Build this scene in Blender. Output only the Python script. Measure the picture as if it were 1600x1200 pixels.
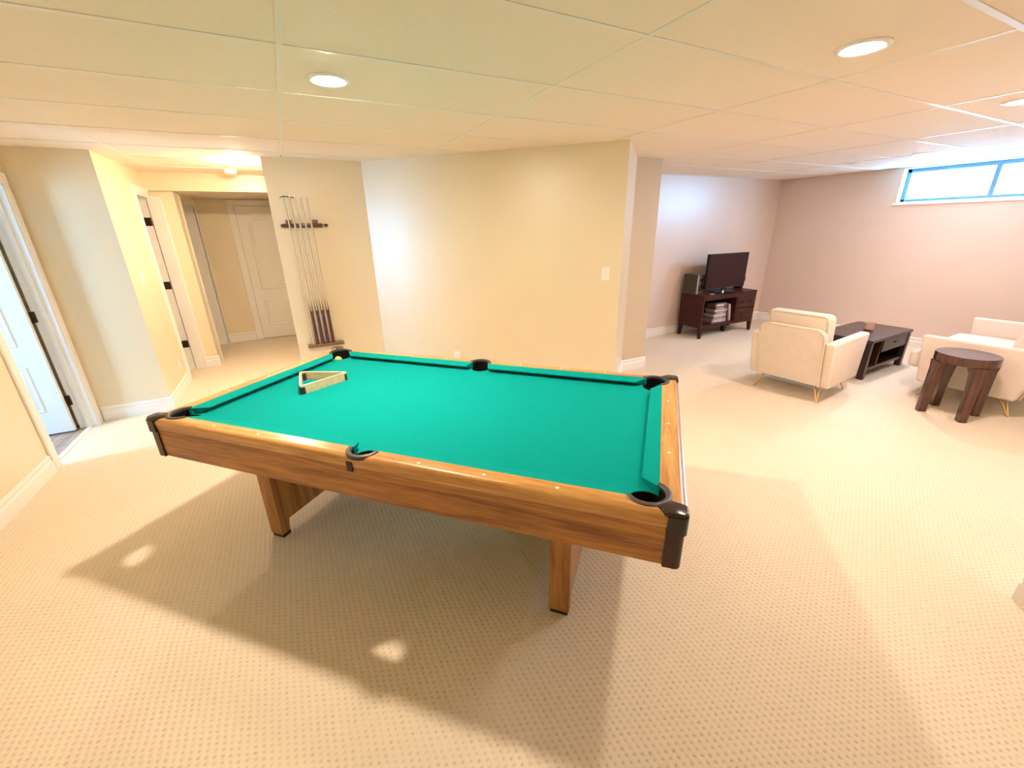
import bpy, bmesh, math, random
from mathutils import Vector, Matrix
random.seed(4)
for o in list(bpy.data.objects): bpy.data.objects.remove(o, do_unlink=True)
S = bpy.context.scene
COL = S.collection
PI = math.pi

# ------------------------------------------------------------------ camera
cam = bpy.data.cameras.new('camera'); cam_o = bpy.data.objects.new('camera', cam); COL.objects.link(cam_o)
RT = Vector((0.8874889609193685, -0.4604868600006996, -0.017753760529974096))
DN = Vector((-0.17652399796470652, -0.30411978934014455, -0.9361359045962623))
FW = Vector((0.42567901332907626, 0.8339442460371091, -0.3511899373740397))
Mx = Matrix(((RT.x, -DN.x, -FW.x, -0.599067), (RT.y, -DN.y, -FW.y, -2.100063), (RT.z, -DN.z, -FW.z, 1.65319), (0, 0, 0, 1)))
cam_o.matrix_world = Mx
cam.sensor_fit = 'HORIZONTAL'; cam.sensor_width = 36.0; cam.lens = 651.43 / 1600 * 36.0
cam.clip_start = 0.05; cam.clip_end = 200
S.camera = cam_o

# ------------------------------------------------------------------ sky, exposure
W = bpy.data.worlds.new('daylight'); S.world = W; W.use_nodes = True
W.node_tree.nodes['Background'].inputs['Color'].default_value = (0.27, 0.60, 1.0, 1)
W.node_tree.nodes['Background'].inputs['Strength'].default_value = 23.0
S.view_settings.view_transform = 'Standard'; S.view_settings.look = 'None'
S.view_settings.exposure = 1.10; S.view_settings.gamma = 1.0; S.view_settings.use_curve_mapping = False
S.cycles.max_bounces = 7; S.cycles.diffuse_bounces = 4; S.cycles.glossy_bounces = 3; S.cycles.transmission_bounces = 3
S.cycles.use_adaptive_sampling = True; S.cycles.adaptive_threshold = 0.12; S.cycles.adaptive_min_samples = 24
S.cycles.caustics_reflective = False; S.cycles.caustics_refractive = False

def portal(loc, ry, sx, sy):
    l = bpy.data.lights.new('window_portal', 'AREA'); l.shape = 'RECTANGLE'; l.size = sx; l.size_y = sy
    l.cycles.is_portal = True
    o = bpy.data.objects.new('window_portal', l); COL.objects.link(o); o.location = loc; o.rotation_euler = (0, ry, 0)
# window openings: east wall and the room beyond the first door
WIN_E = (-0.76, 0.99, 1.875, 2.297)      # y0 y1 z0 z1 on x=6.904
WIN_W = (1.62, 2.14, 0.45, 2.22)         # on x=-4.2
portal((7.06, (WIN_E[0]+WIN_E[1])/2, (WIN_E[2]+WIN_E[3])/2), PI/2, WIN_E[3]-WIN_E[2], WIN_E[1]-WIN_E[0])
portal((-4.32, (WIN_W[0]+WIN_W[1])/2, (WIN_W[2]+WIN_W[3])/2), -PI/2, WIN_W[3]-WIN_W[2], WIN_W[1]-WIN_W[0])

LAMP_WARM = (1.0, 0.835, 0.67)
LAMP_ROSE = (1.0, 0.78, 0.74)
LAMP_E = 485.0

# ------------------------------------------------------------------ materials
def base_mat(name):
    m = bpy.data.materials.new(name); m.use_nodes = True
    nt = m.node_tree; b = nt.nodes['Principled BSDF']
    return m, nt, b
def N(nt, t, **kw):
    n = nt.nodes.new(t)
    for k, v in kw.items(): setattr(n, k, v)
    return n
def math_n(nt, op, a, b=None, c=None):
    n = nt.nodes.new('ShaderNodeMath'); n.operation = op
    for i, v in enumerate((a, b, c)):
        if v is None: continue
        if isinstance(v, (int, float)): n.inputs[i].default_value = v
        else: nt.links.new(v, n.inputs[i])
    return n.outputs[0]
def plain(name, col, rough=0.5, spec=0.5, metal=0.0, var=0.06, scale=8.0, bump=0.0, bscale=60.0, stretch=(1, 1, 1), coat=0.0, crough=0.15):
    m, nt, b = base_mat(name)
    tc = N(nt, 'ShaderNodeTexCoord'); mp = N(nt, 'ShaderNodeMapping'); mp.inputs['Scale'].default_value = stretch
    nt.links.new(tc.outputs['Object'], mp.inputs['Vector'])
    no = N(nt, 'ShaderNodeTexNoise'); no.inputs['Scale'].default_value = scale; no.inputs['Detail'].default_value = 1
    nt.links.new(mp.outputs[0], no.inputs['Vector'])
    mx = N(nt, 'ShaderNodeMix', data_type='RGBA')
    c0 = tuple(max(0, c*(1-var)) for c in col); c1 = tuple(min(1, c*(1+var)) for c in col)
    mx.inputs['A'].default_value = (*c0, 1); mx.inputs['B'].default_value = (*c1, 1)
    nt.links.new(no.outputs['Fac'], mx.inputs['Factor']); nt.links.new(mx.outputs['Result'], b.inputs['Base Color'])
    b.inputs['Roughness'].default_value = rough; b.inputs['Specular IOR Level'].default_value = spec; b.inputs['Metallic'].default_value = metal
    b.inputs['Coat Weight'].default_value = coat; b.inputs['Coat Roughness'].default_value = crough
    if bump:
        n2 = N(nt, 'ShaderNodeTexNoise'); n2.inputs['Scale'].default_value = bscale; n2.inputs['Detail'].default_value = 3
        nt.links.new(mp.outputs[0], n2.inputs['Vector'])
        bp = N(nt, 'ShaderNodeBump'); bp.inputs['Strength'].default_value = bump; bp.inputs['Distance'].default_value = 0.004
        nt.links.new(n2.outputs['Fac'], bp.inputs['Height']); nt.links.new(bp.outputs[0], b.inputs['Normal'])
    return m
def wood(name, dark, light, axis, rough=0.32, scale=1.0, spec=0.5, coat=0.45):
    m, nt, b = base_mat(name)
    tc = N(nt, 'ShaderNodeTexCoord'); mp = N(nt, 'ShaderNodeMapping')
    s = [19*scale]*3; s['xyz'.index(axis)] = 1.1*scale
    mp.inputs['Scale'].default_value = s
    nt.links.new(tc.outputs['Object'], mp.inputs['Vector'])
    n1 = N(nt, 'ShaderNodeTexNoise'); n1.inputs['Scale'].default_value = 1.0; n1.inputs['Detail'].default_value = 3; n1.inputs['Distortion'].default_value = 1.2
    nt.links.new(mp.outputs[0], n1.inputs['Vector'])
    n2 = N(nt, 'ShaderNodeTexNoise'); n2.inputs['Scale'].default_value = 9.0; n2.inputs['Detail'].default_value = 1
    nt.links.new(mp.outputs[0], n2.inputs['Vector'])
    f = math_n(nt, 'ADD', math_n(nt, 'MULTIPLY', n1.outputs['Fac'], 0.72), math_n(nt, 'MULTIPLY', n2.outputs['Fac'], 0.28))
    cr = N(nt, 'ShaderNodeValToRGB')
    cr.color_ramp.elements[0].position = 0.36; cr.color_ramp.elements[0].color = (*dark, 1)
    cr.color_ramp.elements[1].position = 0.62; cr.color_ramp.elements[1].color = (*light, 1)
    nt.links.new(f, cr.inputs['Fac']); nt.links.new(cr.outputs['Color'], b.inputs['Base Color'])
    b.inputs['Roughness'].default_value = rough; b.inputs['Specular IOR Level'].default_value = spec
    b.inputs['Coat Weight'].default_value = coat; b.inputs['Coat Roughness'].default_value = 0.2
    return m
def emis(name, col, strength):
    m, nt, b = base_mat(name)
    b.inputs['Base Color'].default_value = (0.9, 0.9, 0.9, 1)
    b.inputs['Emission Color'].default_value = (*col, 1); b.inputs['Emission Strength'].default_value = strength
    no = N(nt, 'ShaderNodeTexNoise'); no.inputs['Scale'].default_value = 20
    nt.links.new(math_n(nt, 'MULTIPLY_ADD', no.outputs['Fac'], 0.1, 0.3), b.inputs['Roughness'])
    return m
def carpet_mat():
    m, nt, b = base_mat('berber_carpet')
    tc = N(nt, 'ShaderNodeTexCoord'); sp = N(nt, 'ShaderNodeSeparateXYZ'); nt.links.new(tc.outputs['Object'], sp.inputs[0])
    wn = N(nt, 'ShaderNodeTexNoise'); wn.inputs['Scale'].default_value = 9.0; wn.inputs['Detail'].default_value = 2
    nt.links.new(tc.outputs['Object'], wn.inputs['Vector'])
    wob = math_n(nt, 'MULTIPLY', math_n(nt, 'SUBTRACT', wn.outputs['Fac'], 0.5), 0.45)
    u = math_n(nt, 'ADD', math_n(nt, 'DIVIDE', sp.outputs[0], 0.0245), wob)
    fl = math_n(nt, 'FLOOR', u)
    v = math_n(nt, 'ADD', math_n(nt, 'DIVIDE', sp.outputs[1], 0.0215), math_n(nt, 'MULTIPLY', fl, 0.5))
    v = math_n(nt, 'ADD', v, wob)
    du = math_n(nt, 'SUBTRACT', math_n(nt, 'FRACT', u), 0.5); dv = math_n(nt, 'SUBTRACT', math_n(nt, 'FRACT', v), 0.5)
    r = math_n(nt, 'SQRT', math_n(nt, 'ADD', math_n(nt, 'MULTIPLY', du, du), math_n(nt, 'MULTIPLY', dv, dv)))
    mr = N(nt, 'ShaderNodeMapRange'); mr.interpolation_type = 'SMOOTHSTEP'
    nt.links.new(r, mr.inputs['Value']); mr.inputs['From Min'].default_value = 0.10; mr.inputs['From Max'].default_value = 0.34
    dot = mr.outputs['Result']      # 0 in the pin hole, 1 on the loops
    # how deep each hole is varies
    dn = N(nt, 'ShaderNodeTexNoise'); dn.inputs['Scale'].default_value = 26; dn.inputs['Detail'].default_value = 2
    nt.links.new(tc.outputs['Object'], dn.inputs['Vector'])
    depth = N(nt, 'ShaderNodeMapRange'); nt.links.new(dn.outputs['Fac'], depth.inputs['Value'])
    depth.inputs['From Min'].default_value = 0.3; depth.inputs['From Max'].default_value = 0.7
    depth.inputs['To Min'].default_value = 0.25; depth.inputs['To Max'].default_value = 1.0
    hole = math_n(nt, 'MULTIPLY', math_n(nt, 'SUBTRACT', 1.0, dot), depth.outputs['Result'])
    row = math_n(nt, 'COSINE', math_n(nt, 'MULTIPLY', u, 2*PI))
    fn = N(nt, 'ShaderNodeTexNoise'); fn.inputs['Scale'].default_value = 380; fn.inputs['Detail'].default_value = 2
    nt.links.new(tc.outputs['Object'], fn.inputs['Vector'])
    big = N(nt, 'ShaderNodeTexNoise'); big.inputs['Scale'].default_value = 1.3; big.inputs['Detail'].default_value = 4
    nt.links.new(tc.outputs['Object'], big.inputs['Vector'])
    mx = N(nt, 'ShaderNodeMix', data_type='RGBA')
    mx.inputs['A'].default_value = (*CARPET, 1); mx.inputs['B'].default_value = (CARPET[0]*.44, CARPET[1]*.36, CARPET[2]*.28, 1)
    fac = math_n(nt, 'ADD', math_n(nt, 'MULTIPLY', hole, 0.36), math_n(nt, 'MULTIPLY', math_n(nt, 'SUBTRACT', big.outputs['Fac'], 0.45), 0.25))
    fac = math_n(nt, 'ADD', fac, math_n(nt, 'MULTIPLY', math_n(nt, 'SUBTRACT', fn.outputs['Fac'], 0.5), 0.22))
    mm = math_n(nt, 'MAXIMUM', math_n(nt, 'MINIMUM', fac, 1.0), 0.0)
    nt.links.new(mm, mx.inputs['Factor']); nt.links.new(mx.outputs['Result'], b.inputs['Base Color'])
    h = math_n(nt, 'ADD', math_n(nt, 'SUBTRACT', 1.0, hole), math_n(nt, 'MULTIPLY', row, 0.12))
    h = math_n(nt, 'ADD', h, math_n(nt, 'MULTIPLY', fn.outputs['Fac'], 0.35))
    bp = N(nt, 'ShaderNodeBump'); bp.inputs['Strength'].default_value = 0.55; bp.inputs['Distance'].default_value = 0.004
    nt.links.new(h, bp.inputs['Height']); nt.links.new(bp.outputs[0], b.inputs['Normal'])
    b.inputs['Roughness'].default_value = 0.95; b.inputs['Specular IOR Level'].default_value = 0.1
    b.inputs['Sheen Weight'].default_value = 0.15
    return m

CARPET = (0.85, 0.73, 0.56)
M = {}
M['carpet'] = carpet_mat()
M['wall'] = plain('beige_wall_paint', (0.84, 0.73, 0.52), rough=0.36, spec=0.8, var=0.02, scale=3, coat=1.0, crough=0.40)
M['wall_rosy_cast'] = plain('beige_wall_paint_rosy_cast', (0.82, 0.66, 0.56), rough=0.36, spec=0.8, var=0.02, scale=3, coat=1.0, crough=0.40)  # rosy cast of the light in the sitting area mixed into the wall colour
M['wall_shaded'] = plain('shaded_beige_wall_paint', (0.66, 0.55, 0.39), rough=0.45, spec=0.5, var=0.02, scale=3)  # darker beige for the column, its shade put into the colour
M['wall_white'] = plain('white_wall_paint', (0.80, 0.82, 0.82), rough=0.5, var=0.02, scale=3)
M['trim'] = plain('white_trim_paint', (0.92, 0.88, 0.83), rough=0.35, var=0.015, scale=5)
M['door'] = plain('white_door_paint', (0.92, 0.88, 0.84), rough=0.4, var=0.015, scale=5, stretch=(1,1,.1))
M['tile'] = plain('ceiling_tile', (0.96, 0.835, 0.71), rough=0.75, spec=0.3, var=0.035, scale=90)
M['bar'] = plain('white_grid_bar', (0.90, 0.85, 0.78), rough=0.35, var=0.01)
M['slab'] = plain('ceiling_plaster', (0.70, 0.66, 0.60), rough=0.9, var=0.05)
M['plank'] = wood('grey_brown_planks', (0.30, 0.20, 0.15), (0.50, 0.36, 0.28), 'y', rough=0.4)
M['oakx'] = wood('oak_laminate_lengthwise', (0.40, 0.165, 0.028), (0.70, 0.39, 0.115), 'x')
M['oaky'] = wood('oak_laminate_crosswise', (0.40, 0.165, 0.028), (0.70, 0.39, 0.115), 'y')
M['apronx'] = wood('shaded_oak_laminate_lengthwise', (0.22, 0.072, 0.009), (0.52, 0.23, 0.042), 'x', coat=0.1)  # rail laminate again, shade on the upright aprons put into the colour
M['aprony'] = wood('shaded_oak_laminate_crosswise', (0.22, 0.072, 0.009), (0.52, 0.23, 0.042), 'y', coat=0.1)
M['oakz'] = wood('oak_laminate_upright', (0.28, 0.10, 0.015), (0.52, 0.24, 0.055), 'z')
M['inside'] = wood('raw_chipboard', (0.10, 0.04, 0.02), (0.16, 0.07, 0.035), 'y', rough=0.8, coat=0)
M['felt'] = plain('green_felt', (0.0, 0.30, 0.27), rough=0.95, spec=0.08, var=0.04, scale=40)
M['rubber'] = plain('black_rubber', (0.025, 0.022, 0.022), rough=0.45, var=0.1)
M['liner'] = plain('grey_black_liner', (0.060, 0.050, 0.044), rough=0.4, var=0.1)
M['hole'] = plain('dark_leather', (0.010, 0.008, 0.008), rough=0.9, spec=0.1, var=0.1)
M['cap'] = plain('brown_black_plastic', (0.022, 0.014, 0.010), rough=0.22, var=0.1)
M['corner'] = plain('dark_brown_corner', (0.035, 0.008, 0.004), rough=0.35, var=0.15)
M['silver'] = plain('polished_aluminium', (0.85, 0.82, 0.76), rough=0.25, metal=1.0, var=0.02)
M['pearl'] = plain('pearl_inlay', (0.95, 0.90, 0.75), rough=0.3, var=0.02)
M['maple'] = wood('pale_maple', (0.62, 0.42, 0.22), (0.80, 0.60, 0.36), 'x', scale=1.5)
M['walnut'] = plain('dark_walnut', (0.05, 0.018, 0.010), rough=0.4, var=0.2)
M['ball'] = plain('yellow_ball', (0.90, 0.62, 0.14), rough=0.08, var=0.02, coat=0.5)
M['shaft'] = wood('maple_shaft', (0.66, 0.46, 0.24), (0.82, 0.62, 0.38), 'z', scale=2)
M['butt'] = wood('dark_cue_butt', (0.07, 0.018, 0.012), (0.14, 0.04, 0.02), 'z', scale=2)
M['rackwood'] = wood('dark_rack_wood', (0.07, 0.025, 0.010), (0.16, 0.06, 0.02), 'x')
M['shelfwood'] = wood('brown_shelf_wood', (0.16, 0.07, 0.025), (0.30, 0.15, 0.06), 'x')
M['bronze'] = plain('bronze_hinge', (0.05, 0.030, 0.015), rough=0.4, metal=0.6, var=0.1)
M['plate'] = plain('ivory_plastic', (0.95, 0.91, 0.84), rough=0.35, var=0.01)
M['espresso'] = wood('espresso_wood', (0.034, 0.006, 0.005), (0.065, 0.013, 0.009), 'x', rough=0.4, spec=0.25, coat=0)
M['espresso_in'] = plain('espresso_inside', (0.018, 0.008, 0.006), rough=0.5, var=0.1)
M['coffee'] = wood('dark_brown_table', (0.024, 0.009, 0.006), (0.046, 0.017, 0.010), 'x', rough=0.3, coat=0)
M['stool'] = wood('brown_stool_wood', (0.045, 0.010, 0.004), (0.10, 0.025, 0.008), 'z', rough=0.2, spec=0.9, coat=0)
M['fabric'] = plain('cream_velvet', (0.82, 0.71, 0.61), rough=0.8, spec=0.2, var=0.05, scale=12)
M['piping'] = plain('cream_piping', (0.82, 0.70, 0.50), rough=0.7, var=0.03)
M['gold'] = plain('brushed_gold', (0.80, 0.55, 0.25), rough=0.3, metal=1.0, var=0.03)
M['black'] = plain('black_plastic', (0.014, 0.008, 0.009), rough=0.35, spec=0.3, var=0.1)
M['screen'] = plain('dark_screen', (0.030, 0.008, 0.010), rough=0.3, spec=0.2, var=0.05)
M['speaker_side'] = plain('dark_speaker_cabinet', (0.045, 0.032, 0.022), rough=0.5, var=0.1)
M['speaker_front'] = plain('grey_speaker_front', (0.11, 0.09, 0.08), rough=0.4, var=0.08)
M['silverplastic'] = plain('silver_plastic', (0.45, 0.40, 0.34), rough=0.35, var=0.03)
M['jar'] = plain('frosted_pink_glass', (0.72, 0.50, 0.42), rough=0.2, var=0.03)
M['wax'] = plain('dull_wax', (0.55, 0.36, 0.28), rough=0.6, var=0.05)
M['sash'] = plain('shade_blue_window_frame', (0.10, 0.20, 0.26), rough=0.4, var=0.03)  # frame colour darkened and blued, standing in for shade against the bright sky
M['vinyl'] = plain('white_vinyl_frame', (0.78, 0.84, 0.88), rough=0.35, var=0.01)
case_cols = [(0.36, 0.27, 0.25), (0.20, 0.13, 0.12), (0.42, 0.33, 0.32), (0.26, 0.15, 0.15), (0.48, 0.40, 0.38), (0.10, 0.05, 0.05), (0.62, 0.56, 0.52)]
for i, c in enumerate(case_cols): M['case%d' % i] = plain('media_case_%d' % i, c, rough=0.35, var=0.1)
gm, gnt, gb = base_mat('window_glass')
gnt.nodes.remove(gb); _tr = N(gnt, 'ShaderNodeBsdfTransparent'); _gl = N(gnt, 'ShaderNodeBsdfGlossy'); _gl.inputs['Roughness'].default_value = 0.02
_tr.inputs['Color'].default_value = (0.97, 1.0, 1.0, 1)
_mx = N(gnt, 'ShaderNodeMixShader'); _no = N(gnt, 'ShaderNodeTexNoise'); _no.inputs['Scale'].default_value = 3
gnt.links.new(math_n(gnt, 'MULTIPLY', _no.outputs['Fac'], 0.08), _mx.inputs['Fac'])
gnt.links.new(_tr.outputs[0], _mx.inputs[1]); gnt.links.new(_gl.outputs[0], _mx.inputs[2])
gnt.links.new(_mx.outputs[0], [n for n in gnt.nodes if n.type == 'OUTPUT_MATERIAL'][0].inputs['Surface']); M['glass'] = gm

# ------------------------------------------------------------------ mesh helpers
def bbox(bm, x0, x1, y0, y1, z0, z1, bev=0.0, seg=2):
    t = bmesh.new()
    vs = [t.verts.new((x, y, z)) for z in (z0, z1) for y in (y0, y1) for x in (x0, x1)]
    for f in ((0, 2, 3, 1), (4, 5, 7, 6), (0, 1, 5, 4), (2, 6, 7, 3), (0, 4, 6, 2), (1, 3, 7, 5)): t.faces.new([vs[i] for i in f])
    if bev: bmesh.ops.bevel(t, geom=list(t.edges), offset=bev, segments=seg, profile=0.5, affect='EDGES')
    merge(bm, t); return bm
def merge(bm, t, mat=None):
    if mat is not None: bmesh.ops.transform(t, matrix=mat, verts=t.verts)
    me = bpy.data.meshes.new('tmp'); t.to_mesh(me); t.free(); bm.from_mesh(me); bpy.data.meshes.remove(me)
def box(*a, **k): return bbox(bmesh.new(), *a, **k)
def prism(pts, z0, z1, bev=0.0, seg=2, axis='z'):
    """polygon extruded: axis z -> pts (x,y); axis x -> pts (y,z) extruded in x; axis y -> pts (x,z) extruded in y"""
    t = bmesh.new()
    def mk(p, h): return {'z': (p[0], p[1], h), 'x': (h, p[0], p[1]), 'y': (p[0], h, p[1])}[axis]
    a = [t.verts.new(mk(p, z0)) for p in pts]; b = [t.verts.new(mk(p, z1)) for p in pts]
    n = len(pts)
    t.faces.new(a); t.faces.new(b)
    for i in range(n): t.faces.new((a[i], a[(i+1) % n], b[(i+1) % n], b[i]))
    bmesh.ops.recalc_face_normals(t, faces=t.faces)
    if bev: bmesh.ops.bevel(t, geom=list(t.edges), offset=bev, segments=seg, profile=0.5, affect='EDGES')
    return t
def tube(bm, pts, radii, seg=10, cap=True):
    pts = [Vector(p) for p in pts]
    if isinstance(radii, (int, float)): radii = [radii]*len(pts)
    rings = []
    up = Vector((0, 0, 1))
    for i, p in enumerate(pts):
        d = (pts[min(i+1, len(pts)-1)] - pts[max(i-1, 0)]).normalized()
        ref = up if abs(d.dot(up)) < 0.95 else Vector((1, 0, 0))
        a = d.cross(ref).normalized(); b = d.cross(a).normalized()
        rings.append([bm.verts.new(p + radii[i]*(math.cos(2*PI*k/seg)*a + math.sin(2*PI*k/seg)*b)) for k in range(seg)])
    for r0, r1 in zip(rings, rings[1:]):
        for k in range(seg): bm.faces.new((r0[k], r0[(k+1) % seg], r1[(k+1) % seg], r1[k]))
    if cap: bm.faces.new(rings[0]); bm.faces.new(rings[-1])
    bmesh.ops.recalc_face_normals(bm, faces=bm.faces)
    return bm
def lathe(prof, seg=32, c=(0, 0), arc=None, close=False):
    """prof [(r,z)] turned about the vertical through c"""
    bm = bmesh.new(); a0, a1 = arc if arc else (0, 2*PI)
    full = arc is None; n = seg if full else seg+1
    rings = []
    for k in range(n):
        a = a0 + (a1-a0)*k/seg
        rings.append([bm.verts.new((c[0]+r*math.cos(a), c[1]+r*math.sin(a), z)) for r, z in prof])
    m = len(prof)
    for k in range(seg):
        A, B = rings[k], rings[(k+1) % n]
        for j in range(m if close else m-1):
            j2 = (j+1) % m
            try: bm.faces.new((A[j], A[j2], B[j2], B[j]))
            except ValueError: pass
    if not full and close: bm.faces.new(rings[0]); bm.faces.new(rings[-1])
    bmesh.ops.remove_doubles(bm, verts=bm.verts, dist=1e-6)
    bmesh.ops.recalc_face_normals(bm, faces=bm.faces)
    return bm
def obj(name, bm, mat, parent=None, smooth=False, loc=None, rot=None):
    me = bpy.data.meshes.new(name); bm.to_mesh(me); bm.free()
    me.materials.append(M[mat] if isinstance(mat, str) else mat)
    if smooth:
        for p in me.polygons: p.use_smooth = True
        try: me.set_sharp_from_angle(angle=math.radians(40))
        except Exception: pass
    o = bpy.data.objects.new(name, me); COL.objects.link(o)
    if parent: o.parent = parent
    if loc: o.location = loc
    if rot: o.rotation_euler = rot
    return o
def inst(src, name, parent=None, loc=None, rot=None):
    o = bpy.data.objects.new(name, src.data); COL.objects.link(o)
    if parent: o.parent = parent
    if loc: o.location = loc
    if rot: o.rotation_euler = rot
    return o
def tag(o, label, cat, group=None):
    o['label'] = label; o['category'] = cat
    if group: o['group'] = group
    return o
def thing(name, label, cat, loc=(0, 0, 0), rz=0.0, group=None):
    o = bpy.data.objects.new(name, None); COL.objects.link(o); o.empty_display_size = 0.1
    o.location = loc; o.rotation_euler = (0, 0, rz); return tag(o, label, cat, group)
def struct(name, bm, mat, label, cat):
    o = obj(name, bm, mat) if bm else None
    if o is None:
        o = bpy.data.objects.new(name, None); COL.objects.link(o); o.empty_display_size = 0.1
    o['kind'] = 'structure'; tag(o, label, cat); return o
def cut(bm, cutters):
    """boolean difference, returns a new bmesh"""
    me = bpy.data.meshes.new('t'); bm.to_mesh(me); bm.free(); o = bpy.data.objects.new('t', me); COL.objects.link(o)
    cs = []
    for c in cutters:
        mc = bpy.data.meshes.new('c'); c.to_mesh(mc); c.free(); co = bpy.data.objects.new('c', mc); COL.objects.link(co); cs.append(co)
        md = o.modifiers.new('b', 'BOOLEAN'); md.operation = 'DIFFERENCE'; md.solver = 'EXACT'; md.object = co
    dg = bpy.context.evaluated_depsgraph_get(); dg.update()
    ev = o.evaluated_get(dg); m2 = bpy.data.meshes.new_from_object(ev)
    r = bmesh.new(); r.from_mesh(m2)
    for x in [o]+cs:
        d = x.data; bpy.data.objects.remove(x, do_unlink=True); bpy.data.meshes.remove(d)
    bpy.data.meshes.remove(m2)
    return r
def cyl(cx, cy, r, z0, z1, seg=32): return prism([(cx+r*math.cos(2*PI*k/seg), cy+r*math.sin(2*PI*k/seg)) for k in range(seg)], z0, z1)

# ------------------------------------------------------------------ the room
ZC, ZS = 2.308, 2.33
TH = 0.810380                           # the table and the diagonal wall stand at this angle
CT, ST = math.cos(TH), math.sin(TH)
def t2r(x, y): return (x*CT+y*ST, -x*ST+y*CT)
A_CORNER = (0.235, 2.808)
B_CORNER = t2r(0.768, 2.106)
nb = (ST, CT)                            # into the diagonal wall
k_ = (1.555-B_CORNER[1])/nb[1]
C_CORNER = (B_CORNER[0]+nb[0]*k_, 1.555)

fl = struct('floor', box(-2.49, 7.1, -4.8, 6.2, -0.06, 0.0), 'carpet', 'cream berber carpet with pin dots covering the basement floor', 'carpet')
fw = struct('floor_side', box(-5.1, -2.49, -0.35, 6.2, -0.06, -0.012), 'plank', 'brown wood plank floor seen through the open left door', 'floor')
pk = None
for i in range(8):
    y0 = 1.62+i*0.16
    bm = box(-3.9, -2.505, y0+0.002, y0+0.158, -0.012, -0.002, bev=0.002, seg=1)
    obj('plank', bm, 'plank', fw)
tr = struct('trim_1', box(-2.505, -2.47, 1.97, 2.80, -0.005, 0.006, bev=0.003), 'trim', 'thin pale strip where carpet meets wood planks in the left doorway', 'threshold')

def wall(name, pts, label, mat='wall', z0=0.0, z1=ZS): return struct(name, prism(pts, z0, z1), mat, label, 'wall')
def rect(x0, x1, y0, y1): return [(x0, y0), (x1, y0), (x1, y1), (x0, y1)]
# west wall with door 1
bm = box(-2.55, -2.43, -4.7, 1.97, 0, ZS); bbox(bm, -2.55, -2.43, 1.97, 2.80, 2.04, ZS); bbox(bm, -2.55, -2.43, 2.80, 2.90, 0, ZS)
struct('wall_west', bm, 'wall', 'beige wall at the far left edge holding the open white door', 'wall')
wall('wall_northwest', rect(-5.0, -1.878, 2.90, 3.0), 'beige wall between the left doorway and the hallway corner')
bm = box(-2.0, -1.878, 3.0, 3.85, 0, ZS); bbox(bm, -2.0, -1.878, 3.85, 4.42, 2.06, ZS)
struct('wall_hall_west', bm, 'wall', 'warm lit hallway side wall with switch, left of the cue rack', 'wall')
bm = box(-1.99, -1.64, 4.42, 4.52, 0, ZS); bbox(bm, -1.78, -1.64, 4.52, 4.72, 0, ZS); bbox(bm, -1.78, -1.66, 4.72, 5.72, 2.04, ZS)
bbox(bm, -1.78, -1.66, 5.72, 5.80, 0, ZS)
struct('wall_hall_stub', bm, 'wall', 'narrow beige wall stub standing behind the hallway side door', 'wall')
wall('wall_hall_north', rect(-5.0, -0.55, 5.80, 5.90), 'tan end wall of the hallway beside the closed white door')
wall('wall_hall_east', rect(-0.655, -0.55, 2.91, 5.80), 'hidden hallway wall behind the cue rack wall')
struct('wall_header', box(-1.878, -0.656, 4.36, 4.50, 2.118, ZS), 'wall', 'beige header beam across the hallway under the ceiling light', 'beam')
struct('ceiling_hall', box(-5.0, -0.656, 4.50, 5.80, 2.125, 2.2), 'tile', 'low greyish ceiling of the hallway end behind the header', 'ceiling')
wall('wall_center', [(-0.656, 2.808), A_CORNER, (A_CORNER[0]+.07, 2.908), (-0.656, 2.908)], 'grey beige wall panel that carries the cue rack')
wall('wall_diagonal', [A_CORNER, B_CORNER, (B_CORNER[0]+nb[0]*.1, B_CORNER[1]+nb[1]*.1), (A_CORNER[0]+nb[0]*.1, A_CORNER[1]+nb[1]*.1)], 'long warm beige wall behind the pool table, white glare at left')
e_ = (-CT*0.1, ST*0.1)
wall('wall_diagonal_end', [(B_CORNER[0]+nb[0]*.1, B_CORNER[1]+nb[1]*.1), C_CORNER, (C_CORNER[0]+e_[0], C_CORNER[1]+e_[1]), (B_CORNER[0]+nb[0]*.1+e_[0], B_CORNER[1]+nb[1]*.1+e_[1])], 'thin bright return face at the right end of the long wall')
wall('wall_column', rect(C_CORNER[0]-0.02, 3.106, 1.555, 1.655), 'narrow wall column with painted shade left of the television area', 'wall_shaded')
wall('wall_column_side', rect(3.006, 3.106, 1.655, 2.72), 'hidden return behind the narrow wall column')
wall('wall_north', rect(3.106, 7.02, 2.618, 2.72), 'pale wall with painted rosy cast behind the television stand with window glare', 'wall_rosy_cast')
y0, y1, z0, z1 = WIN_E
bm = box(6.904, 7.04, -1.97, y0, 0, ZS); bbox(bm, 6.904, 7.04, y1, 2.618, 0, ZS); bbox(bm, 6.904, 7.04, y0, y1, 0, z0); bbox(bm, 6.904, 7.04, y0, y1, z1, ZS)
struct('wall_east', bm, 'wall_rosy_cast', 'beige wall with painted rosy cast at right under the high basement window', 'wall')
wall('wall_southeast', rect(2.23, 7.04, -1.97, -1.87), 'beige wall closing the sitting area behind the sofa')
wall('wall_stub_west', rect(2.13, 2.23, -4.7, -1.87), 'beige wall corner peeking in at the right edge above the carpet')
wall('wall_south', rect(-2.55, 2.13, -4.8, -4.7), 'beige wall behind the camera')
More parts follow.
